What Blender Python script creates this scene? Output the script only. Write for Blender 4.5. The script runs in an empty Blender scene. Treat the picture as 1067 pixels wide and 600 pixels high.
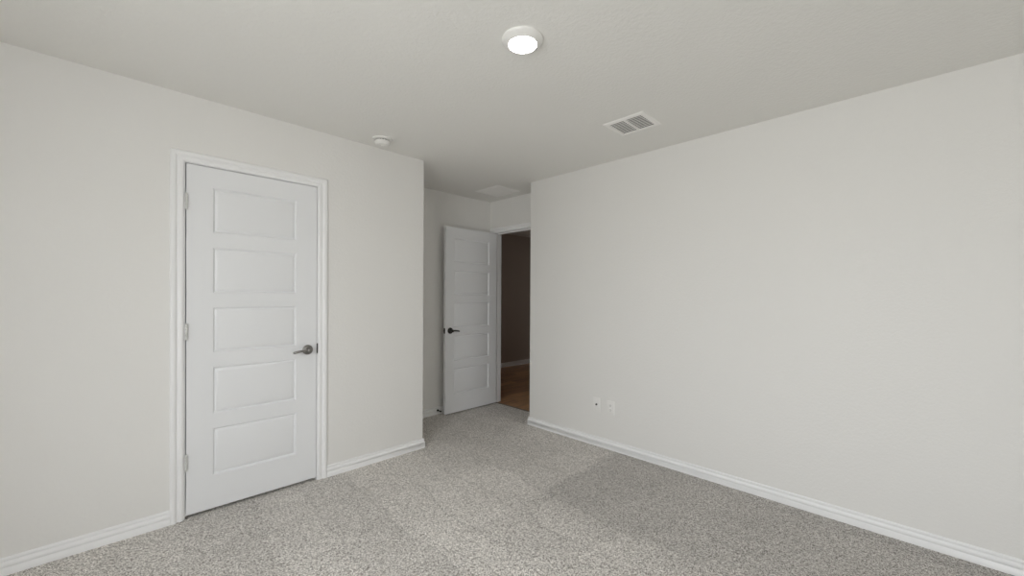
import bpy, bmesh, math
from mathutils import Matrix, Vector
S = bpy.context.scene
C = S.collection
PI = math.pi

# ------------------------------------------------------------------ camera
H = 2.44                      # ceiling height
F_PX, PITCH, ROLL, YAW = 419.605, -0.00502, 0.00557, 0.78352
cd = bpy.data.cameras.new('camera'); cam = bpy.data.objects.new('camera', cd); C.objects.link(cam)
Fv = Vector((math.cos(YAW)*math.cos(PITCH), math.sin(YAW)*math.cos(PITCH), math.sin(PITCH)))
Rv = Fv.cross(Vector((0, 0, 1))).normalized(); Uv = Rv.cross(Fv)
R2 = Rv*math.cos(ROLL) + Uv*math.sin(ROLL); U2 = -Rv*math.sin(ROLL) + Uv*math.cos(ROLL)
m = Matrix((( R2.x, U2.x, -Fv.x, 0), (R2.y, U2.y, -Fv.y, 0), (R2.z, U2.z, -Fv.z, 1.2937), (0, 0, 0, 1)))
cam.matrix_world = m
cd.sensor_width = 36; cd.lens = 36*F_PX/1067; cd.shift_y = 10.81/1067; cd.clip_start = 0.02
S.camera = cam

# ------------------------------------------------------------------ view, sky, daylight
S.view_settings.view_transform = 'Standard'; S.view_settings.look = 'None'
S.view_settings.gamma = 1; S.view_settings.use_curve_mapping = False
S.view_settings.exposure = 0.0
SKY, GROUND = 12.0, 9.4
w = bpy.data.worlds.new('overcast_sky'); S.world = w; w.use_nodes = True
nt = w.node_tree; nt.nodes.clear()
tc = nt.nodes.new('ShaderNodeTexCoord'); sx = nt.nodes.new('ShaderNodeSeparateXYZ')
mr = nt.nodes.new('ShaderNodeMapRange'); mr.inputs['From Min'].default_value = -0.06; mr.inputs['From Max'].default_value = 0.12
mx = nt.nodes.new('ShaderNodeMix'); mx.data_type = 'RGBA'
mx.inputs[6].default_value = (GROUND*0.98, GROUND*0.975, GROUND*0.97, 1)
mx.inputs[7].default_value = (SKY*0.965, SKY*0.98, SKY*1.02, 1)
bg = nt.nodes.new('ShaderNodeBackground'); wo = nt.nodes.new('ShaderNodeOutputWorld')
nt.links.new(tc.outputs['Generated'], sx.inputs[0]); nt.links.new(sx.outputs['Z'], mr.inputs['Value'])
nt.links.new(mr.outputs[0], mx.inputs[0]); nt.links.new(mx.outputs[2], bg.inputs[0]); nt.links.new(bg.outputs[0], wo.inputs[0])

WX, WY = -1.20, -1.20                       # window wall and rear wall
wy0, wy1, wz0, wz1 = -0.35, 1.13, 0.50, 2.14  # opening in the wall at x = WX
def portal(loc, rot, sx, sy):
    pl = bpy.data.lights.new('daylight_portal', 'AREA'); pl.shape = 'RECTANGLE'; pl.size = sx; pl.size_y = sy; pl.cycles.is_portal = True
    po = bpy.data.objects.new('daylight_portal', pl); C.objects.link(po); po.location = loc; po.rotation_euler = rot
portal((WX-0.11, (wy0+wy1)/2, (wz0+wz1)/2), (0, -PI/2, 0), wz1-wz0, wy1-wy0)
cy = S.cycles
cy.max_bounces = 14; cy.diffuse_bounces = 10; cy.glossy_bounces = 4; cy.transparent_max_bounces = 8
cy.caustics_reflective = False; cy.caustics_refractive = False; cy.sample_clamp_indirect = 8

# ------------------------------------------------------------------ materials
def mat(name, col, rough=0.5, metal=0.0, bump=None, emit=None, spec=0.5):
    M = bpy.data.materials.new(name); M.use_nodes = True
    n = M.node_tree; b = n.nodes['Principled BSDF']
    b.inputs['Base Color'].default_value = (*col, 1); b.inputs['Roughness'].default_value = rough
    b.inputs['Metallic'].default_value = metal; b.inputs['Specular IOR Level'].default_value = spec
    if bump:
        sc, dist, det = bump
        t = n.nodes.new('ShaderNodeTexCoord')
        v = n.nodes.new('ShaderNodeTexNoise'); v.inputs['Scale'].default_value = sc; v.inputs['Detail'].default_value = det
        v.inputs['Roughness'].default_value = 0.5
        r = n.nodes.new('ShaderNodeMapRange'); r.interpolation_type = 'SMOOTHSTEP'
        r.inputs['From Min'].default_value = 0.36; r.inputs['From Max'].default_value = 0.64
        bp = n.nodes.new('ShaderNodeBump'); bp.inputs['Distance'].default_value = dist; bp.inputs['Strength'].default_value = 1
        n.links.new(t.outputs['Object'], v.inputs['Vector']); n.links.new(v.outputs[0], r.inputs['Value'])
        n.links.new(r.outputs[0], bp.inputs['Height']); n.links.new(bp.outputs[0], b.inputs['Normal'])
    if emit:
        b.inputs['Emission Color'].default_value = (*emit[0], 1); b.inputs['Emission Strength'].default_value = emit[1]
    return M
M_wall = mat('wall_paint', (0.775, 0.766, 0.748), 0.55, bump=(75, 0.0003, 3), spec=0.3)
M_ceil = mat('ceiling_paint', (0.805, 0.798, 0.772), 0.7, bump=(60, 0.0006, 3), spec=0.2)
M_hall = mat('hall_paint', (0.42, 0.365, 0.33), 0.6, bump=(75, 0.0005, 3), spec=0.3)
M_trim = mat('trim_paint', (0.85, 0.85, 0.855), 0.35)
M_door = mat('door_paint', (0.79, 0.797, 0.812), 0.4)
M_plastic = mat('white_plastic', (0.78, 0.772, 0.75), 0.4)
M_vent = mat('vent_enamel', (0.88, 0.87, 0.85), 0.4)
M_duct = mat('duct_dark', (0.14, 0.136, 0.13), 0.8)
M_plate = mat('outlet_plastic', (0.80, 0.79, 0.775), 0.4)
M_nickel = mat('satin_nickel', (0.27, 0.26, 0.25), 0.28, 1.0)
M_hinge = mat('hinge_enamel', (0.66, 0.66, 0.64), 0.35)
M_dark = mat('dark_bronze', (0.03, 0.028, 0.026), 0.35, 0.6)
M_rubber = mat('black_rubber', (0.012, 0.012, 0.012), 0.6)
M_lens = mat('light_lens', (0.8, 0.8, 0.8), 0.4, emit=((1.0, 0.985, 0.96), 20.0))
M_wood_strip = mat('transition_metal', (0.20, 0.17, 0.14), 0.5)

def carpet():
    M = bpy.data.materials.new('carpet_pile'); M.use_nodes = True
    n = M.node_tree; N = n.nodes; L = n.links; b = N['Principled BSDF']
    b.inputs['Roughness'].default_value = 0.95; b.inputs['Specular IOR Level'].default_value = 0.1
    b.inputs['Sheen Weight'].default_value = 0.15; b.inputs['Sheen Roughness'].default_value = 0.6
    t = N.new('ShaderNodeTexCoord')
    def noise(scale, det=2, rough=0.5, vec=None, dist=0.0):
        v = N.new('ShaderNodeTexNoise'); v.inputs['Scale'].default_value = scale; v.inputs['Detail'].default_value = det
        v.inputs['Roughness'].default_value = rough; v.inputs['Distortion'].default_value = dist
        L.new(vec or t.outputs['Object'], v.inputs['Vector']); return v.outputs[0]
    def rng(src, a, b_, c, d):
        r = N.new('ShaderNodeMapRange'); L.new(src, r.inputs['Value'])
        for k, v in zip(('From Min', 'From Max', 'To Min', 'To Max'), (a, b_, c, d)): r.inputs[k].default_value = v
        return r.outputs[0]
    def math_(op, a, b_):
        q = N.new('ShaderNodeMath'); q.operation = op
        for i, s in enumerate((a, b_)):
            if isinstance(s, (int, float)): q.inputs[i].default_value = s
            else: L.new(s, q.inputs[i])
        return q.outputs[0]
    # yarn tufts: every cell its own shade between dark brown flecks and pale beige
    vo = N.new('ShaderNodeTexVoronoi'); vo.inputs['Scale'].default_value = 260; L.new(t.outputs['Object'], vo.inputs['Vector'])
    sp = N.new('ShaderNodeSeparateColor'); L.new(vo.outputs['Color'], sp.inputs[0])
    fleck = noise(75, 2, 0.5)
    cr = N.new('ShaderNodeValToRGB'); e = cr.color_ramp.elements
    e[0].position = 0.18; e[0].color = (0.13, 0.112, 0.098, 1)
    e[1].position = 0.80; e[1].color = (0.97, 0.935, 0.895, 1)
    x = e.new(0.5); x.color = (0.62, 0.588, 0.550, 1)
    mixv = math_('ADD', math_('MULTIPLY', sp.outputs[0], 0.62), math_('MULTIPLY', fleck, 0.38))
    L.new(mixv, cr.inputs[0])
    # vacuum strokes: strips of pile brushed one way or the other, running along the right wall
    wob = N.new('ShaderNodeTexNoise'); wob.inputs['Scale'].default_value = 2.3; wob.inputs['Detail'].default_value = 3; L.new(t.outputs['Object'], wob.inputs['Vector'])
    w1 = N.new('ShaderNodeVectorMath'); w1.operation = 'SCALE'; w1.inputs['Scale'].default_value = 0.22; L.new(wob.outputs['Color'], w1.inputs[0])
    w2 = N.new('ShaderNodeVectorMath'); w2.operation = 'ADD'; L.new(t.outputs['Object'], w2.inputs[0]); L.new(w1.outputs[0], w2.inputs[1])
    mp = N.new('ShaderNodeMapping'); mp.inputs['Rotation'].default_value = (0, 0, PI/2+0.05); mp.inputs['Location'].default_value = (1.86, 0.03, 0)
    L.new(w2.outputs[0], mp.inputs[0])
    br = N.new('ShaderNodeTexBrick'); br.inputs['Scale'].default_value = 1; br.inputs['Brick Width'].default_value = 2.1; br.inputs['Row Height'].default_value = 0.30
    br.inputs['Mortar Size'].default_value = 0.010; br.inputs['Mortar Smooth'].default_value = 0.8; br.inputs['Mortar'].default_value = (0.25, 0.25, 0.25, 1); br.offset = 0.35; br.inputs['Color1'].default_value = (0.35, 0.35, 0.35, 1); br.inputs['Color2'].default_value = (1, 1, 1, 1)
    L.new(mp.outputs[0], br.inputs['Vector'])
    stroke = rng(br.outputs[0], 0.0, 1.0, 0.82, 1.045)
    patch = rng(noise(2.6, 4, 0.6, None, 0.4), 0.3, 0.7, 0.92, 1.06)
    # a block of pile in front of the right wall that was last brushed the other way
    sxyz = N.new('ShaderNodeSeparateXYZ'); L.new(w2.outputs[0], sxyz.inputs[0])
    blk = math_('MULTIPLY', rng(sxyz.outputs[1], 1.80, 1.86, 1.0, 0.0), rng(sxyz.outputs[0], 1.75, 2.25, 0.0, 1.0))
    blk = rng(blk, 0.0, 1.0, 1.03, 0.82)
    val = math_('MULTIPLY', math_('MULTIPLY', stroke, patch), blk)
    vm = N.new('ShaderNodeVectorMath'); vm.operation = 'SCALE'
    L.new(cr.outputs[0], vm.inputs[0]); L.new(val, vm.inputs['Scale'])
    L.new(vm.outputs[0], b.inputs['Base Color'])
    bp = N.new('ShaderNodeBump'); bp.inputs['Distance'].default_value = 0.003; bp.inputs['Strength'].default_value = 0.7
    L.new(mixv, bp.inputs['Height']); L.new(bp.outputs[0], b.inputs['Normal'])
    return M
M_carpet = carpet()

def planks():
    M = bpy.data.materials.new('wood_planks'); M.use_nodes = True
    n = M.node_tree; N = n.nodes; L = n.links; b = N['Principled BSDF']
    b.inputs['Roughness'].default_value = 0.38
    t = N.new('ShaderNodeTexCoord')
    br = N.new('ShaderNodeTexBrick'); br.inputs['Scale'].default_value = 1; br.offset = 0.37
    br.inputs['Brick Width'].default_value = 1.2; br.inputs['Row Height'].default_value = 0.15; br.inputs['Mortar Size'].default_value = 0.0015
    br.inputs['Color1'].default_value = (0.62, 0.37, 0.20, 1); br.inputs['Color2'].default_value = (0.36, 0.19, 0.10, 1); br.inputs['Mortar'].default_value = (0.03, 0.02, 0.012, 1)
    L.new(t.outputs['Object'], br.inputs['Vector'])
    mp = N.new('ShaderNodeMapping'); mp.inputs['Scale'].default_value = (1.5, 22, 1); L.new(t.outputs['Object'], mp.inputs[0])
    v = N.new('ShaderNodeTexNoise'); v.inputs['Scale'].default_value = 2; v.inputs['Detail'].default_value = 5; L.new(mp.outputs[0], v.inputs['Vector'])
    r = N.new('ShaderNodeMapRange'); r.inputs['From Min'].default_value = 0.3; r.inputs['From Max'].default_value = 0.7; r.inputs['To Min'].default_value = 0.6; r.inputs['To Max'].default_value = 1.35
    L.new(v.outputs[0], r.inputs['Value'])
    vm = N.new('ShaderNodeVectorMath'); vm.operation = 'SCALE'; L.new(br.outputs[0], vm.inputs[0]); L.new(r.outputs[0], vm.inputs['Scale'])
    L.new(vm.outputs[0], b.inputs['Base Color'])
    return M
M_planks = planks()

def glass():
    M = bpy.data.materials.new('window_glass'); M.use_nodes = True
    n = M.node_tree; n.nodes.clear()
    o = n.nodes.new('ShaderNodeOutputMaterial'); t = n.nodes.new('ShaderNodeBsdfTransparent'); g = n.nodes.new('ShaderNodeBsdfGlossy')
    g.inputs['Roughness'].default_value = 0.02; t.inputs[0].default_value = (0.95, 0.97, 0.96, 1)
    lw = n.nodes.new('ShaderNodeLayerWeight'); lw.inputs['Blend'].default_value = 0.5; x = n.nodes.new('ShaderNodeMixShader')
    p5 = n.nodes.new('ShaderNodeMath'); p5.operation = 'POWER'; p5.inputs[1].default_value = 5
    f = n.nodes.new('ShaderNodeMath'); f.operation = 'MULTIPLY_ADD'; f.inputs[1].default_value = 0.92; f.inputs[2].default_value = 0.06
    n.links.new(lw.outputs['Facing'], p5.inputs[0]); n.links.new(p5.outputs[0], f.inputs[0])
    n.links.new(f.outputs[0], x.inputs[0]); n.links.new(t.outputs[0], x.inputs[1]); n.links.new(g.outputs[0], x.inputs[2]); n.links.new(x.outputs[0], o.inputs[0])
    return M
M_glass = glass()

# ------------------------------------------------------------------ helpers
def obj(name, bm, material, parent=None, smooth=False, doubles=True):
    if doubles: bmesh.ops.remove_doubles(bm, verts=bm.verts, dist=1e-6)
    bmesh.ops.recalc_face_normals(bm, faces=bm.faces)
    me = bpy.data.meshes.new(name); bm.to_mesh(me); bm.free()
    me.materials.append(material)
    if smooth:
        me.polygons.foreach_set('use_smooth', [True]*len(me.polygons))
        me.set_sharp_from_angle(angle=math.radians(smooth if smooth is not True else 40))
    o = bpy.data.objects.new(name, me); C.objects.link(o)
    if parent: o.parent = parent
    return o
def tag(o, label, cat, group=None, kind=None):
    o['label'] = label; o['category'] = cat
    if group: o['group'] = group
    if kind: o['kind'] = kind
    return o
def empty(name, loc, label, cat, group=None, kind=None):
    o = bpy.data.objects.new(name, None); C.objects.link(o); o.location = loc; o.empty_display_size = 0.05
    return tag(o, label, cat, group, kind)
def box(bm, x0, x1, y0, y1, z0, z1, bev=0.0, seg=2, pick=None):
    vs = [bm.verts.new((x, y, z)) for x in (x0, x1) for y in (y0, y1) for z in (z0, z1)]
    idx = [(0, 1, 3, 2), (4, 6, 7, 5), (0, 4, 5, 1), (2, 3, 7, 6), (0, 2, 6, 4), (1, 5, 7, 3)]
    fs = [bm.faces.new([vs[i] for i in q]) for q in idx]
    if bev:
        es = {e for f in fs for e in f.edges}
        if pick: es = {e for e in es if pick(e)}
        bmesh.ops.bevel(bm, geom=list(es), offset=bev, segments=seg, affect='EDGES', profile=0.5)
def lathe(bm, prof, seg=48, M=None):
    """prof = list of (radius, height) turned about local Z; M places it"""
    M = M or Matrix.Identity(4); rings = []
    for r, z in prof:
        if r < 1e-6: rings.append([bm.verts.new(M @ Vector((0, 0, z)))])
        else: rings.append([bm.verts.new(M @ Vector((r*math.cos(2*PI*k/seg), r*math.sin(2*PI*k/seg), z))) for k in range(seg)])
    for a, b in zip(rings, rings[1:]):
        for k in range(seg):
            k2 = (k+1) % seg
            q = [a[k % len(a)], a[k2 % len(a)], b[k2 % len(b)], b[k % len(b)]]
            u = []
            for v in q:
                if v not in u: u.append(v)
            if len(u) > 2: bm.faces.new(u)
def tube(bm, pts, radii, seg=16, flat=(1, 1)):
    """swept tube through pts; cross-section ellipse scaled by flat (side, up)"""
    rings = []
    for i, p in enumerate(pts):
        p = Vector(p); a = Vector(pts[max(i-1, 0)]); b = Vector(pts[min(i+1, len(pts)-1)])
        d = (b-a).normalized(); up = Vector((0, 0, 1)) if abs(d.z) < 0.9 else Vector((0, 1, 0))
        s = d.cross(up).normalized(); u = s.cross(d).normalized(); r = radii[i]
        rings.append([bm.verts.new(p + s*r*flat[0]*math.cos(2*PI*k/seg) + u*r*flat[1]*math.sin(2*PI*k/seg)) for k in range(seg)])
    for a, b in zip(rings, rings[1:]):
        for k in range(seg): bm.faces.new([a[k], a[(k+1) % seg], b[(k+1) % seg], b[k]])
    bm.faces.new(rings[0]); bm.faces.new(rings[-1])

CASING = [(0, 0), (0, .0065), (.0015, .009), (.004, .0105), (.010, .0112), (.017, .0112), (.020, .0095), (.0225, .0066), (.026, .0058), (.0295, .0066),
          (.032, .010), (.035, .0140), (.039, .0165), (.046, .0172), (.053, .0165), (.0575, .0140), (.060, .010), (.060, 0)]
def casing(bm, put, a0, a1, zt):
    """three mitred lengths round an opening; put(a, z, t) -> point, a along the wall, t out of the wall"""
    rows = [[put(a0-w, 0.0, t), put(a0-w, zt+w, t), put(a1+w, zt+w, t), put(a1+w, 0.0, t)] for w, t in CASING]
    vs = [[bm.verts.new(p) for p in r] for r in rows]
    for a, b in zip(vs, vs[1:]):
        for k in range(3): bm.faces.new([a[k], a[k+1], b[k+1], b[k]])
    bm.faces.new([r[0] for r in vs]); bm.faces.new([r[3] for r in vs])
    for k in range(3):
        bm.faces.new([vs[0][k], vs[0][k+1], vs[-1][k+1], vs[-1][k]])
BASE = [(.0, 0), (.0140, 0), (.0142, .0315), (.0116, .0340), (.0112, .0355), (.0116, .0370), (.0134, .0385), (.0136, .0490), (.0122, .0535), (.0086, .0575), (.0060, .0610),
        (.0056, .0635), (.0074, .0655), (.0090, .0690), (.0085, .0745), (.0060, .0790), (.0030, .0808), (.0, .0810)]
def baseboard(name, path, label, mat_=None, closed=False):
    """path in plan, the room on its LEFT side; mitred at the corners"""
    P = [Vector(p) for p in path]; bm = bmesh.new(); rings = []
    for i, p in enumerate(P):
        ns = []
        if i > 0: d = (P[i]-P[i-1]).normalized(); ns.append(Vector((-d.y, d.x)))
        if i < len(P)-1: d = (P[i+1]-P[i]).normalized(); ns.append(Vector((-d.y, d.x)))
        n = ns[0] if len(ns) == 1 else (ns[0]+ns[1])/(1+ns[0].dot(ns[1]))
        rings.append([bm.verts.new((p.x+n.x*t, p.y+n.y*t, z)) for t, z in BASE])
    K = len(BASE)
    for a, b in zip(rings, rings[1:]):
        for k in range(K): bm.faces.new([a[k], a[(k+1) % K], b[(k+1) % K], b[k]])
    bm.faces.new(rings[0]); bm.faces.new(rings[-1])
    return tag(obj(name, bm, mat_ or M_trim, smooth=60), label, 'baseboard', kind='structure')

# ------------------------------------------------------------------ room shell
A, B = 2.953, 3.008           # left wall plane y = A, right wall plane x = B
CX, B2, A2, CY = 1.897, 3.306, 3.680, 2.741   # alcove: left corner, door wall, back wall, right corner
T = 0.115
CK = (0.3120, 1.0345, 2.0505)  # closet rough opening x0,x1,top (inside of jamb)
ED = (2.838, 3.600, 2.055)     # entry opening y0,y1,top
J = 0.018                      # jamb thickness
def vert_edge(x, y):
    return lambda e: all(abs(v.co.x-x) < 1e-4 and abs(v.co.y-y) < 1e-4 for v in e.verts)

bm = bmesh.new(); box(bm, WX-T, 3.342, WY-T, A2+T, -0.12, 0)
tag(obj('floor', bm, M_carpet), 'speckled grey-beige cut pile carpet covering the bedroom floor', 'floor', kind='structure')
bm = bmesh.new(); box(bm, WX-T, 6.6, WY-T, 5.42, H, H+0.12)
tag(obj('ceiling', bm, M_ceil), 'pale grey ceiling with a sprayed texture', 'ceiling', kind='structure')

bm = bmesh.new()
box(bm, WX, CK[0]-J, A, A+T, 0, H); box(bm, CK[0]-J, CK[1]+J, A, A+T, CK[2]+J, H)
box(bm, CK[1]+J, CX, A, A+T, 0, H, 0.006, 3, vert_edge(CX, A))
tag(obj('wall_left', bm, M_wall, smooth=30, doubles=False), 'warm grey painted left wall around the closed panel door', 'wall', kind='structure')
bm = bmesh.new(); box(bm, CX-T, CX, A+T, A2, 0, H)
tag(obj('wall_closet_side', bm, M_wall), 'short side wall of the closet at the mouth of the alcove', 'wall', kind='structure')
bm = bmesh.new(); box(bm, WX-T, B2+T, A2, A2+T, 0, H)
tag(obj('wall_alcove_back', bm, M_wall), 'shaded grey wall at the back of the alcove behind the open door', 'wall', kind='structure')
bm = bmesh.new()
box(bm, B2, B2+T, ED[1]+J, A2, 0, H); box(bm, B2, B2+T, CY, ED[0]-J, 0, H); box(bm, B2, B2+T, ED[0]-J, ED[1]+J, ED[2]+J, H)
tag(obj('wall_alcove_door', bm, M_wall), 'grey alcove wall above and beside the doorway to the hall', 'wall', kind='structure')
bm = bmesh.new(); box(bm, B, B2+T, WY-T, CY, 0, H, 0.006, 3, vert_edge(B, CY))
tag(obj('wall_right', bm, M_wall, smooth=30), 'large blank warm grey wall on the right', 'wall', kind='structure')
bm = bmesh.new(); box(bm, WX-T, B, WY-T, WY, 0, H)
tag(obj('wall_rear', bm, M_wall), 'grey wall behind the camera', 'wall', kind='structure')
bm = bmesh.new()
box(bm, WX-T, WX, WY, wy0, 0, H); box(bm, WX-T, WX, wy1, A2, 0, H)
box(bm, WX-T, WX, wy0, wy1, 0, wz0); box(bm, WX-T, WX, wy0, wy1, wz1, H)
tag(obj('wall_window', bm, M_wall), 'grey wall holding the bedroom window', 'wall', kind='structure')

# windows, with vinyl frame, meeting rail, panes and sill; built along local x and turned into place
def window(name, loc, rz, wd, ht, label):
    wn = empty(name, loc, label, 'window', kind='structure'); wn.rotation_euler = (0, 0, rz)
    h = wd/2; ya, yb = .045, T-.01; zm = ht/2
    bm = bmesh.new()
    for x0, x1 in ((-h, -h+.05), (h-.05, h), (-.03, .03)): box(bm, x0, x1, ya, yb, 0, ht)
    for z0, z1 in ((0, .05), (ht-.05, ht), (zm-.022, zm+.022)): box(bm, -h, h, ya+.001, yb-.001, z0, z1)
    obj('window_frame', bm, M_trim, wn, doubles=False)
    for xa, xb in ((-h+.05, -.03), (.03, h-.05)):
        for za, zb in ((.05, zm-.022), (zm+.022, ht-.05)):
            bm = bmesh.new(); bm.faces.new([bm.verts.new(p) for p in ((xa, yb-.03, za), (xb, yb-.03, za), (xb, yb-.03, zb), (xa, yb-.03, zb))])
            obj('pane', bm, M_glass, wn)
    bm = bmesh.new(); box(bm, -h-.02, h+.02, -.03, .05, -.02, 0, .004); obj('window_sill', bm, M_trim, wn, smooth=30)
window('window_1', (WX, (wy0+wy1)/2, wz0), PI/2, wy1-wy0, wz1-wz0, 'white framed window in the wall left of the camera')

# the hall beyond the doorway
HY = 5.284
bm = bmesh.new(); box(bm, 3.342, 6.6, 1.9, 5.42, -0.12, -0.004)
tag(obj('floor', bm, M_planks), 'brown wood plank floor of the hall', 'floor', kind='structure')
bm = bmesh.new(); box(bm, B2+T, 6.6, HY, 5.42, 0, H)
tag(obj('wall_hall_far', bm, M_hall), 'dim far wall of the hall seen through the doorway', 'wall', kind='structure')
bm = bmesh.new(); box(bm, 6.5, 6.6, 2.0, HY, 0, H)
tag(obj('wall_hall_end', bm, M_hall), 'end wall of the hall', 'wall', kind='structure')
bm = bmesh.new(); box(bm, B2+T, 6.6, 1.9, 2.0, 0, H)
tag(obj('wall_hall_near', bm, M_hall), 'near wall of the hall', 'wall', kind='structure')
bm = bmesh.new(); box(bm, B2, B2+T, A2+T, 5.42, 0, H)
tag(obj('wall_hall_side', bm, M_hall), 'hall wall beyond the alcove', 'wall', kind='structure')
bm = bmesh.new(); box(bm, 3.330, 3.352, ED[0], ED[1], -0.006, 0.004, 0.002)
tag(obj('trim_3', bm, M_wood_strip, smooth=30), 'thin threshold strip between carpet and wood floor in the doorway', 'threshold', kind='structure')

# baseboards (room on the left of each path)
baseboard('baseboard_left', [(CK[0]-.0665, A), (WX, A)], 'white baseboard along the left wall before the closed door')
baseboard('baseboard_closet', [(CX, A2), (CX, A), (CK[1]+.0655, A)], 'white baseboard between the closed door and the alcove corner')
baseboard('baseboard_alcove', [(B2, A2), (CX+.0145, A2)], 'white baseboard at the back of the alcove behind the open door')
baseboard('baseboard_right', [(B, WY), (B, CY), (B2, CY)], 'long white baseboard along the right wall')
baseboard('baseboard_window', [(WX, A-.0145), (WX, WY)], 'white baseboard below the window')
baseboard('baseboard_rear', [(WX+.0145, WY), (B-.0145, WY)], 'white baseboard on the wall behind the camera')
baseboard('baseboard_hall', [(6.5, HY), (B2+T, HY)], 'baseboard along the dim far wall of the hall')

hl = bpy.data.lights.new('hall_fill', 'AREA'); hl.shape = 'RECTANGLE'; hl.size = 1.6; hl.size_y = 1.4; hl.energy = 2.9; hl.color = (1.0, 0.93, 0.84)
ho = bpy.data.objects.new('hall_fill', hl); C.objects.link(ho); ho.location = (6.45, 3.6, 1.35); ho.rotation_euler = (0, PI/2, 0)   # added fill light to brighten the hall, no such source in view

# ------------------------------------------------------------------ door trim
tr = empty('trim_1', ((CK[0]+CK[1])/2, A, 0), 'white moulded casing and jamb around the closed panel door', 'door casing', kind='structure')
bm = bmesh.new(); casing(bm, lambda a, z, t: (a, A-t, z), .3050, 1.0400, 2.0530)
obj('casing', bm, M_trim, None, smooth=40)
def adopt(root, o):
    o.parent = root; o.matrix_parent_inverse = Matrix.Translation(-Vector(root.location)); return o
adopt(tr, bpy.data.objects['casing'])
bm = bmesh.new()
box(bm, CK[0]-J, CK[0], A-.0005, A+T, 0, CK[2]+J); box(bm, CK[1], CK[1]+J, A-.0005, A+T, 0, CK[2]+J); box(bm, CK[0], CK[1], A-.0005, A+T, CK[2], CK[2]+J)
box(bm, CK[0], CK[0]+.011, A+.041, A+.075, 0, CK[2]); box(bm, CK[1]-.011, CK[1], A+.041, A+.075, 0, CK[2]); box(bm, CK[0], CK[1], A+.041, A+.075, CK[2]-.011, CK[2])
adopt(tr, obj('jamb', bm, M_trim, doubles=False))
bm = bmesh.new(); box(bm, 1.0318, 1.0375, A-.004, A+.004, .888, .958, .0015)
adopt(tr, obj('strike_plate', bm, M_dark, smooth=30))['label'] = 'dark strike plate'

t2 = empty('trim_2', (B2, (ED[0]+ED[1])/2, 0), 'white moulded casing and jamb around the open doorway to the hall', 'door casing', kind='structure')
bm = bmesh.new(); casing(bm, lambda a, z, t: (B2-t, a, z), ED[0]-.005, ED[1]+.005, ED[2]+.0)
adopt(t2, obj('casing', bm, M_trim, smooth=40))
bm = bmesh.new()
xe = B2+T+.001
box(bm, B2-.0005, xe, ED[1], ED[1]+J, 0, ED[2]+J); box(bm, B2-.0005, xe, ED[0]-J, ED[0], 0, ED[2]+J); box(bm, B2-.0005, xe, ED[0], ED[1], ED[2], ED[2]+J)
xs = B2+.040
box(bm, xs, xs+.034, ED[1]-.011, ED[1], 0, ED[2]); box(bm, xs, xs+.034, ED[0], ED[0]+.011, 0, ED[2]); box(bm, xs, xs+.034, ED[0], ED[1], ED[2]-.011, ED[2])
adopt(t2, obj('jamb', bm, M_trim, doubles=False))
bm = bmesh.new(); casing(bm, lambda a, z, t: (B2+T+t, a, z), ED[0]-.005, ED[1]+.005, ED[2])
adopt(t2, obj('casing', bm, M_trim, smooth=40))

# ------------------------------------------------------------------ doors
PANELS = [(.215, .497), (.583, .862), (.948, .1219*10), (1.304, 1.575), (1.663, 1.930)]
def leaf(bm, W, z0, z1, m0, m1, th=.035):
    """five-panel moulded leaf in x 0..W, front face at y=0 (facing -y), back at y=th"""
    xs = [0, m0, W-m1, W]; zs = [z0] + [z for p in PANELS for z in p] + [z1]
    for y, s in ((0.0, 1), (th, -1)):
        for i in range(3):
            for k in range(len(zs)-1):
                x0, x1, a, b = xs[i], xs[i+1], zs[k], zs[k+1]
                if i == 1 and k % 2 == 1:
                    prev = None
                    for ins, d in ((0, 0), (.0010, .0010), (.0095, .0108), (.0115, .0112), (.0135, .0104), (.0245, .0014), (.0260, .0010)):
                        r = [bm.verts.new(p) for p in ((x0+ins, y+s*d, a+ins), (x1-ins, y+s*d, a+ins), (x1-ins, y+s*d, b-ins), (x0+ins, y+s*d, b-ins))]
                        if prev:
                            for q in range(4): bm.faces.new([prev[q], prev[(q+1) % 4], r[(q+1) % 4], r[q]])
                        prev = r
                    bm.faces.new(prev)
                else:
                    bm.faces.new([bm.verts.new(p) for p in ((x0, y, a), (x1, y, a), (x1, y, b), (x0, y, b))])
    for i in range(3):
        for z in (z0, z1): bm.faces.new([bm.verts.new(p) for p in ((xs[i], 0, z), (xs[i+1], 0, z), (xs[i+1], th, z), (xs[i], th, z))])
    for k in range(len(zs)-1):
        for x in (0, W): bm.faces.new([bm.verts.new(p) for p in ((x, 0, zs[k]), (x, th, zs[k]), (x, th, zs[k+1]), (x, 0, zs[k+1]))])
    bmesh.ops.remove_doubles(bm, verts=bm.verts, dist=1e-5)
    es = [e for e in bm.edges if all(min(abs(v.co.y), abs(v.co.y-th)) < 1e-5 for v in e.verts)
          and (all(v.co.x < 1e-5 for v in e.verts) or all(v.co.x > W-1e-5 for v in e.verts) or all(v.co.z < z0+1e-5 for v in e.verts) or all(v.co.z > z1-1e-5 for v in e.verts))]
    bmesh.ops.bevel(bm, geom=es, offset=.0015, segments=2, affect='EDGES')
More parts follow.
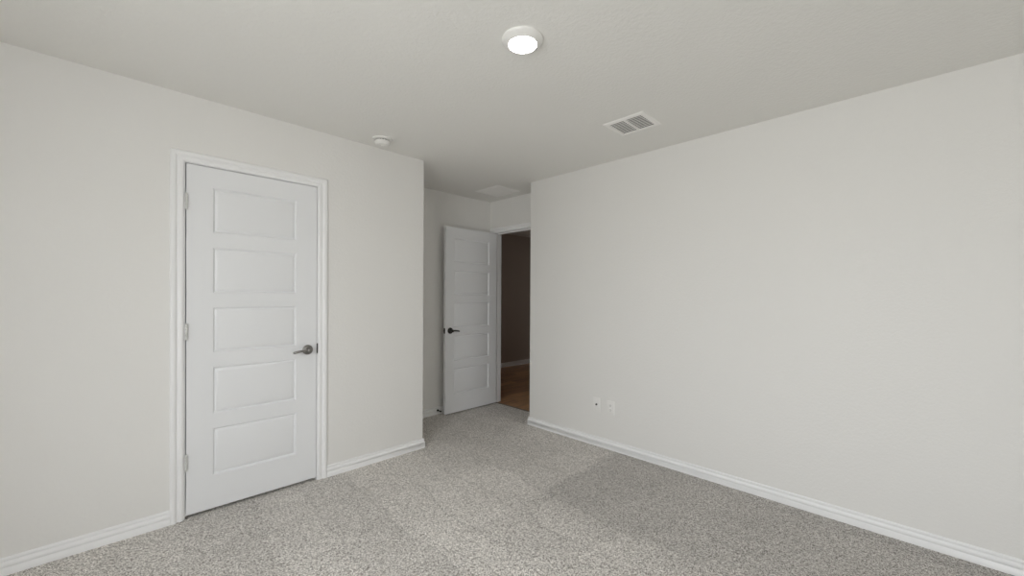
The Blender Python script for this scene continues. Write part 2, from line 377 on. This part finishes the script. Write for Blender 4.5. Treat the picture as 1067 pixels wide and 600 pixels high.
def lever(door, x, y, z, side, d, material):
    """lever set on the face at y, pointing towards side*x; d = -1 out of the front, +1 out of the back"""
    Mx = Matrix.Translation((x, y, z)) @ Matrix.Rotation(PI/2 if d < 0 else -PI/2, 4, 'X')
    bm = bmesh.new(); lathe(bm, [(0, 0), (.0335, 0), (.0335, .004), (.0325, .0075), (.0290, .0105), (.0235, .0125), (.0165, .0145), (.0150, .0170), (0, .0170)], 40, Mx)
    h = obj('door_handle', bm, material, door, smooth=50)
    bm = bmesh.new()
    lathe(bm, [(0, .010), (.0125, .010), (.0120, .030), (.0135, .036), (.0150, .046), (.0140, .054), (.0100, .0575), (0, .0585)], 32, Mx)
    pts = [(0, 0), (.014, .001), (.030, .0015), (.048, .000), (.066, -.003), (.082, -.0065), (.094, -.0095), (.1, -.011)]
    rad = [.0095, .0095, .0085, .0078, .0078, .0082, .0080, .0050]
    dep = [.046, .047, .049, .050, .049, .046, .041, .037]
    tube(bm, [(x+side*a, y+d*q, z+c) for (a, c), q in zip(pts, dep)], rad, 16, (.75, 1.0))
    obj('lever', bm, material, h, smooth=50)
def hinge(door, x, y, zc, material):
    bm = bmesh.new(); Mx = Matrix.Translation((x, y, zc))
    for k in range(5):
        a = -.0445+k*.0178
        lathe(bm, [(0, a+.0003), (.0052, a+.0003), (.0057, a+.0010), (.0057, a+.0168), (.0052, a+.0175), (0, a+.0175)], 20, Mx)
    lathe(bm, [(0, .0445), (.0040, .0445), (.0048, .0465), (.0030, .0490), (0, .0495)], 20, Mx)
    lathe(bm, [(0, -.0495), (.0030, -.0490), (.0048, -.0465), (.0040, -.0445), (0, -.0445)], 20, Mx)
    return obj('hinge', bm, material, door, smooth=50)

# closed closet door
d1 = empty('door_1', (.3175, A+.003, 0), 'closed white five-panel door in the left wall', 'door', kind='structure')
W1 = 1.0315-.3175
bm = bmesh.new(); leaf(bm, W1, .021, 2.0470, .1250, .1300); obj('door_leaf', bm, M_door, d1, smooth=25)
lever(d1, .972-.3175, 0, .918, -1, -1, M_nickel)
for zc in (1.829, 1.080, .328): hinge(d1, -.0005, -.0120, zc, M_hinge)

# entry door, swung open against the alcove back wall
d2 = empty('door_2', (2.562, 3.560, 0), 'open white five-panel door swung back into the alcove', 'door', kind='structure')
W2 = .744
bm = bmesh.new(); leaf(bm, W2, .016, 2.0470, .1120, .1180); obj('door_leaf', bm, M_door, d2, smooth=25)
lever(d2, .062, 0, .917, 1, -1, M_dark)
lever(d2, .062, .035, .917, 1, 1, M_dark)
for zc in (1.829, 1.080, .328): hinge(d2, W2+.004, .040, zc, M_dark)
bm = bmesh.new(); box(bm, -.0012, .0004, .005, .030, .888, .946, .0004); obj('latch_plate', bm, M_dark, d2)['label'] = 'dark latch plate on the door edge'
bm = bmesh.new(); box(bm, -.0100, -.0008, .0115, .0235, .909, .925, .002); obj('latch_bolt', bm, M_dark, d2)

# baseboard door stop
ds = empty('door_stop', (2.540, A2-.0134, .046), 'small dark spring door stop on the baseboard beside the open door', 'door stop')
Mx = Matrix.Rotation(PI/2, 4, 'X')
bm = bmesh.new(); lathe(bm, [(0, 0), (.0120, 0), (.0120, .003), (.0090, .007), (.0060, .008), (0, .008)], 24, Mx); obj('base', bm, M_dark, ds, smooth=50)
bm = bmesh.new(); n = 150
tube(bm, [(.0052*math.cos(2*PI*i/10), -.006-.046*i/n, .0052*math.sin(2*PI*i/10)) for i in range(n+1)], [.0013]*(n+1), 6); obj('spring', bm, M_dark, ds, smooth=50)
bm = bmesh.new(); lathe(bm, [(0, .050), (.0075, .050), (.0085, .053), (.0085, .062), (.0065, .066), (0, .0665)], 24, Mx); obj('rubber_tip', bm, M_rubber, ds, smooth=50)

# ------------------------------------------------------------------ ceiling fittings
cl = empty('ceiling_light', (1.306, 1.243, H), 'round white disk light glowing on the ceiling', 'ceiling light')
bm = bmesh.new(); lathe(bm, [(0, 0), (.0915, 0), (.0930, -.003), (.0925, -.007), (.0880, -.0115), (.0780, -.0185), (.0700, -.0235), (.0655, -.0260), (.0635, -.0262), (.0625, -.0245), (.0620, -.020), (0, -.020)], 96)
obj('trim_ring', bm, M_plastic, cl, smooth=40)
bm = bmesh.new(); lathe(bm, [(0, -.0208), (.0618, -.0208), (.0618, -.0245), (.0560, -.0262), (.0300, -.0275), (0, -.0280)], 96)
obj('lens', bm, M_lens, cl, smooth=60)

sd = empty('smoke_detector', (1.420, 2.762, H), 'round white smoke detector on the ceiling near the left wall', 'smoke detector')
bm = bmesh.new(); lathe(bm, [(0, 0), (.0700, 0), (.0715, -.003), (.0710, -.009), (.0680, -.0125), (.0560, -.0135), (0, -.0135)], 64); obj('base_plate', bm, M_plastic, sd, smooth=40)
bm = bmesh.new(); lathe(bm, [(0, -.0135), (.0480, -.0135), (.0480, -.0195), (.0560, -.0195), (.0570, -.022), (.0555, -.030), (.0520, -.038), (.0440, -.0440), (.0330, -.0462), (.0180, -.0462), (.0170, -.0440), (0, -.0440)], 64)
bd = obj('body', bm, M_plastic, sd, smooth=35)
bm = bmesh.new()
for k in range(16):
    a = 2*PI*k/16; Mr = Matrix.Rotation(a, 4, 'Z')
    vs = bm.verts[:] ; box(bm, .0478, .0505, -.006, .006, -.0192, -.0140)
    for v in bm.verts[len(vs):]: v.co = Mr @ v.co
obj('sensor_slots', bm, M_duct, sd, doubles=False)['label'] = 'dark sensing slots'
bm = bmesh.new(); lathe(bm, [(0, -.0442), (.0120, -.0442), (.0125, -.0455), (.0115, -.0470), (0, -.0475)], 32); obj('test_button', bm, M_vent, sd, smooth=40)
for k in range(3):
    bm = bmesh.new(); lathe(bm, [(0, -.0440), (.0030, -.0450), (.0025, -.0462), (0, -.0466)], 16, Matrix.Translation((.038*math.cos(.9+2.1*k), .038*math.sin(.9+2.1*k), .001)))
    obj('indicator', bm, M_duct if k else M_vent, sd, smooth=40)

def ring_frame(bm, x0, x1, y0, y1, prof):
    """rectangular frame: prof = (inset, z) pairs from the outer edge inwards"""
    rs = [[bm.verts.new(p) for p in ((x0+i, y0+i, z), (x1-i, y0+i, z), (x1-i, y1-i, z), (x0+i, y1-i, z))] for i, z in prof]
    for a, b in zip(rs, rs[1:]):
        for k in range(4): bm.faces.new([a[k], a[(k+1) % 4], b[(k+1) % 4], b[k]])
def vent(name, label, x0, x1, y0, y1, rim, pitch, blade, ang, thick=.0010, drop=.0085, split=True):
    """register on the ceiling; blades run along y"""
    xc, yc = (x0+x1)/2, (y0+y1)/2
    v = empty(name, (xc, yc, H), label, 'air vent', )
    X, Y = (x1-x0)/2, (y1-y0)/2
    bm = bmesh.new()
    ring_frame(bm, -X, X, -Y, Y, [(0, 0), (0, -.0018), (.003, -.0040), (rim*.75, -drop), (rim-.002, -drop), (rim, -drop+.002), (rim, -.0004)])
    bar = .008
    if split: box(bm, -X+rim-.001, X-rim+.001, -bar, bar, -drop, -.002)
    obj('frame', bm, M_vent, v, doubles=False)
    bm = bmesh.new(); box(bm, -X+rim*.6, X-rim*.6, -Y+rim*.6, Y-rim*.6, -.0012, -.0002); obj('duct_opening', bm, M_duct, v)['label'] = 'dark duct opening behind the louvers'
    halves = [(-Y+rim, -bar), (bar, Y-rim)] if split else [(-Y+rim, Y-rim)]
    ca, sa = math.cos(ang), math.sin(ang)
    for a, b in halves:
        bm = bmesh.new(); x = -X+rim+pitch*.9
        while x < X-rim-pitch*.25:
            q = []
            for s, t in ((-1, -1), (1, -1), (1, 1), (-1, 1)):
                ux = s*blade/2; uz = t*thick/2
                q.append((x+ux*ca-uz*sa, ux*sa+uz*ca-drop*.55))
            va = [bm.verts.new((p, a-.001, z)) for p, z in q]; vb = [bm.verts.new((p, b+.001, z)) for p, z in q]
            for k in range(4): bm.faces.new([va[k], va[(k+1) % 4], vb[(k+1) % 4], vb[k]])
            bm.faces.new(va); bm.faces.new(vb); x += pitch
        obj('louvers', bm, M_vent, v, doubles=False)
    return v
vent('air_vent', 'white two-bank louvered air vent on the ceiling near the right wall', 2.325, 2.584, 1.187, 1.474, .032, .0215, .0135, math.radians(8))
vent('return_grille', 'flat square white grille on the alcove ceiling above the open doorway', 2.835, 3.165, 3.040, 3.400, .034, .0120, .0125, math.radians(-14), split=False, drop=.0125)

# ------------------------------------------------------------------ wall plates
def plate(name, label, cat, y, z):
    p = empty(name, (B, y, z), label, cat)
    bm = bmesh.new(); box(bm, -.0055, 0, -.035, .035, -.0572, .0572, .0028, 3, lambda e: any(v.co.x < -.005 for v in e.verts))
    obj('cover_plate', bm, M_plate, p, smooth=35); return p
RX = Matrix.Rotation(-PI/2, 4, 'Y')
pc = plate('cable_outlet', 'white wall plate with one dark round cable jack low on the right wall', 'wall outlet', 1.945, .359)
bm = bmesh.new(); lathe(bm, [(0, .0055), (.0080, .0055), (.0080, .0085), (.0062, .0085), (.0062, .0160), (.0048, .0165), (0, .0165)], 24, RX); obj('cable_jack', bm, M_dark, pc, smooth=40)
for z in (.042, -.042):
    bm = bmesh.new(); lathe(bm, [(0, .0055), (.0032, .0055), (.0028, .0064), (0, .0067)], 16, RX @ Matrix.Translation((z, 0, 0))); obj('screw', bm, M_vent, pc, smooth=40)
pp = plate('power_outlet', 'white duplex power outlet on the right wall, right of the cable jack plate', 'wall outlet', 1.808, .354)
for z in (.0195, -.0195):
    bm = bmesh.new(); box(bm, -.0075, -.0050, -.0165, .0165, z-.0140, z+.0140, .0050, 4, lambda e: abs(e.verts[0].co.x-e.verts[1].co.x) > .001)
    s = obj('socket', bm, M_plate, pp, smooth=35)
    bm = bmesh.new()
    box(bm, -.0079, -.0073, -.0078, -.0052, z-.002, z+.0085); box(bm, -.0079, -.0073, .0052, .0078, z-.002, z+.0070); box(bm, -.0079, -.0073, -.0024, .0024, z-.0095, z-.0050)
    obj('slots', bm, M_duct, s, doubles=False)['label'] = 'dark socket slots'
bm = bmesh.new(); lathe(bm, [(0, .0055), (.0032, .0055), (.0028, .0064), (0, .0067)], 16, RX); obj('screw', bm, M_vent, pp, smooth=40)
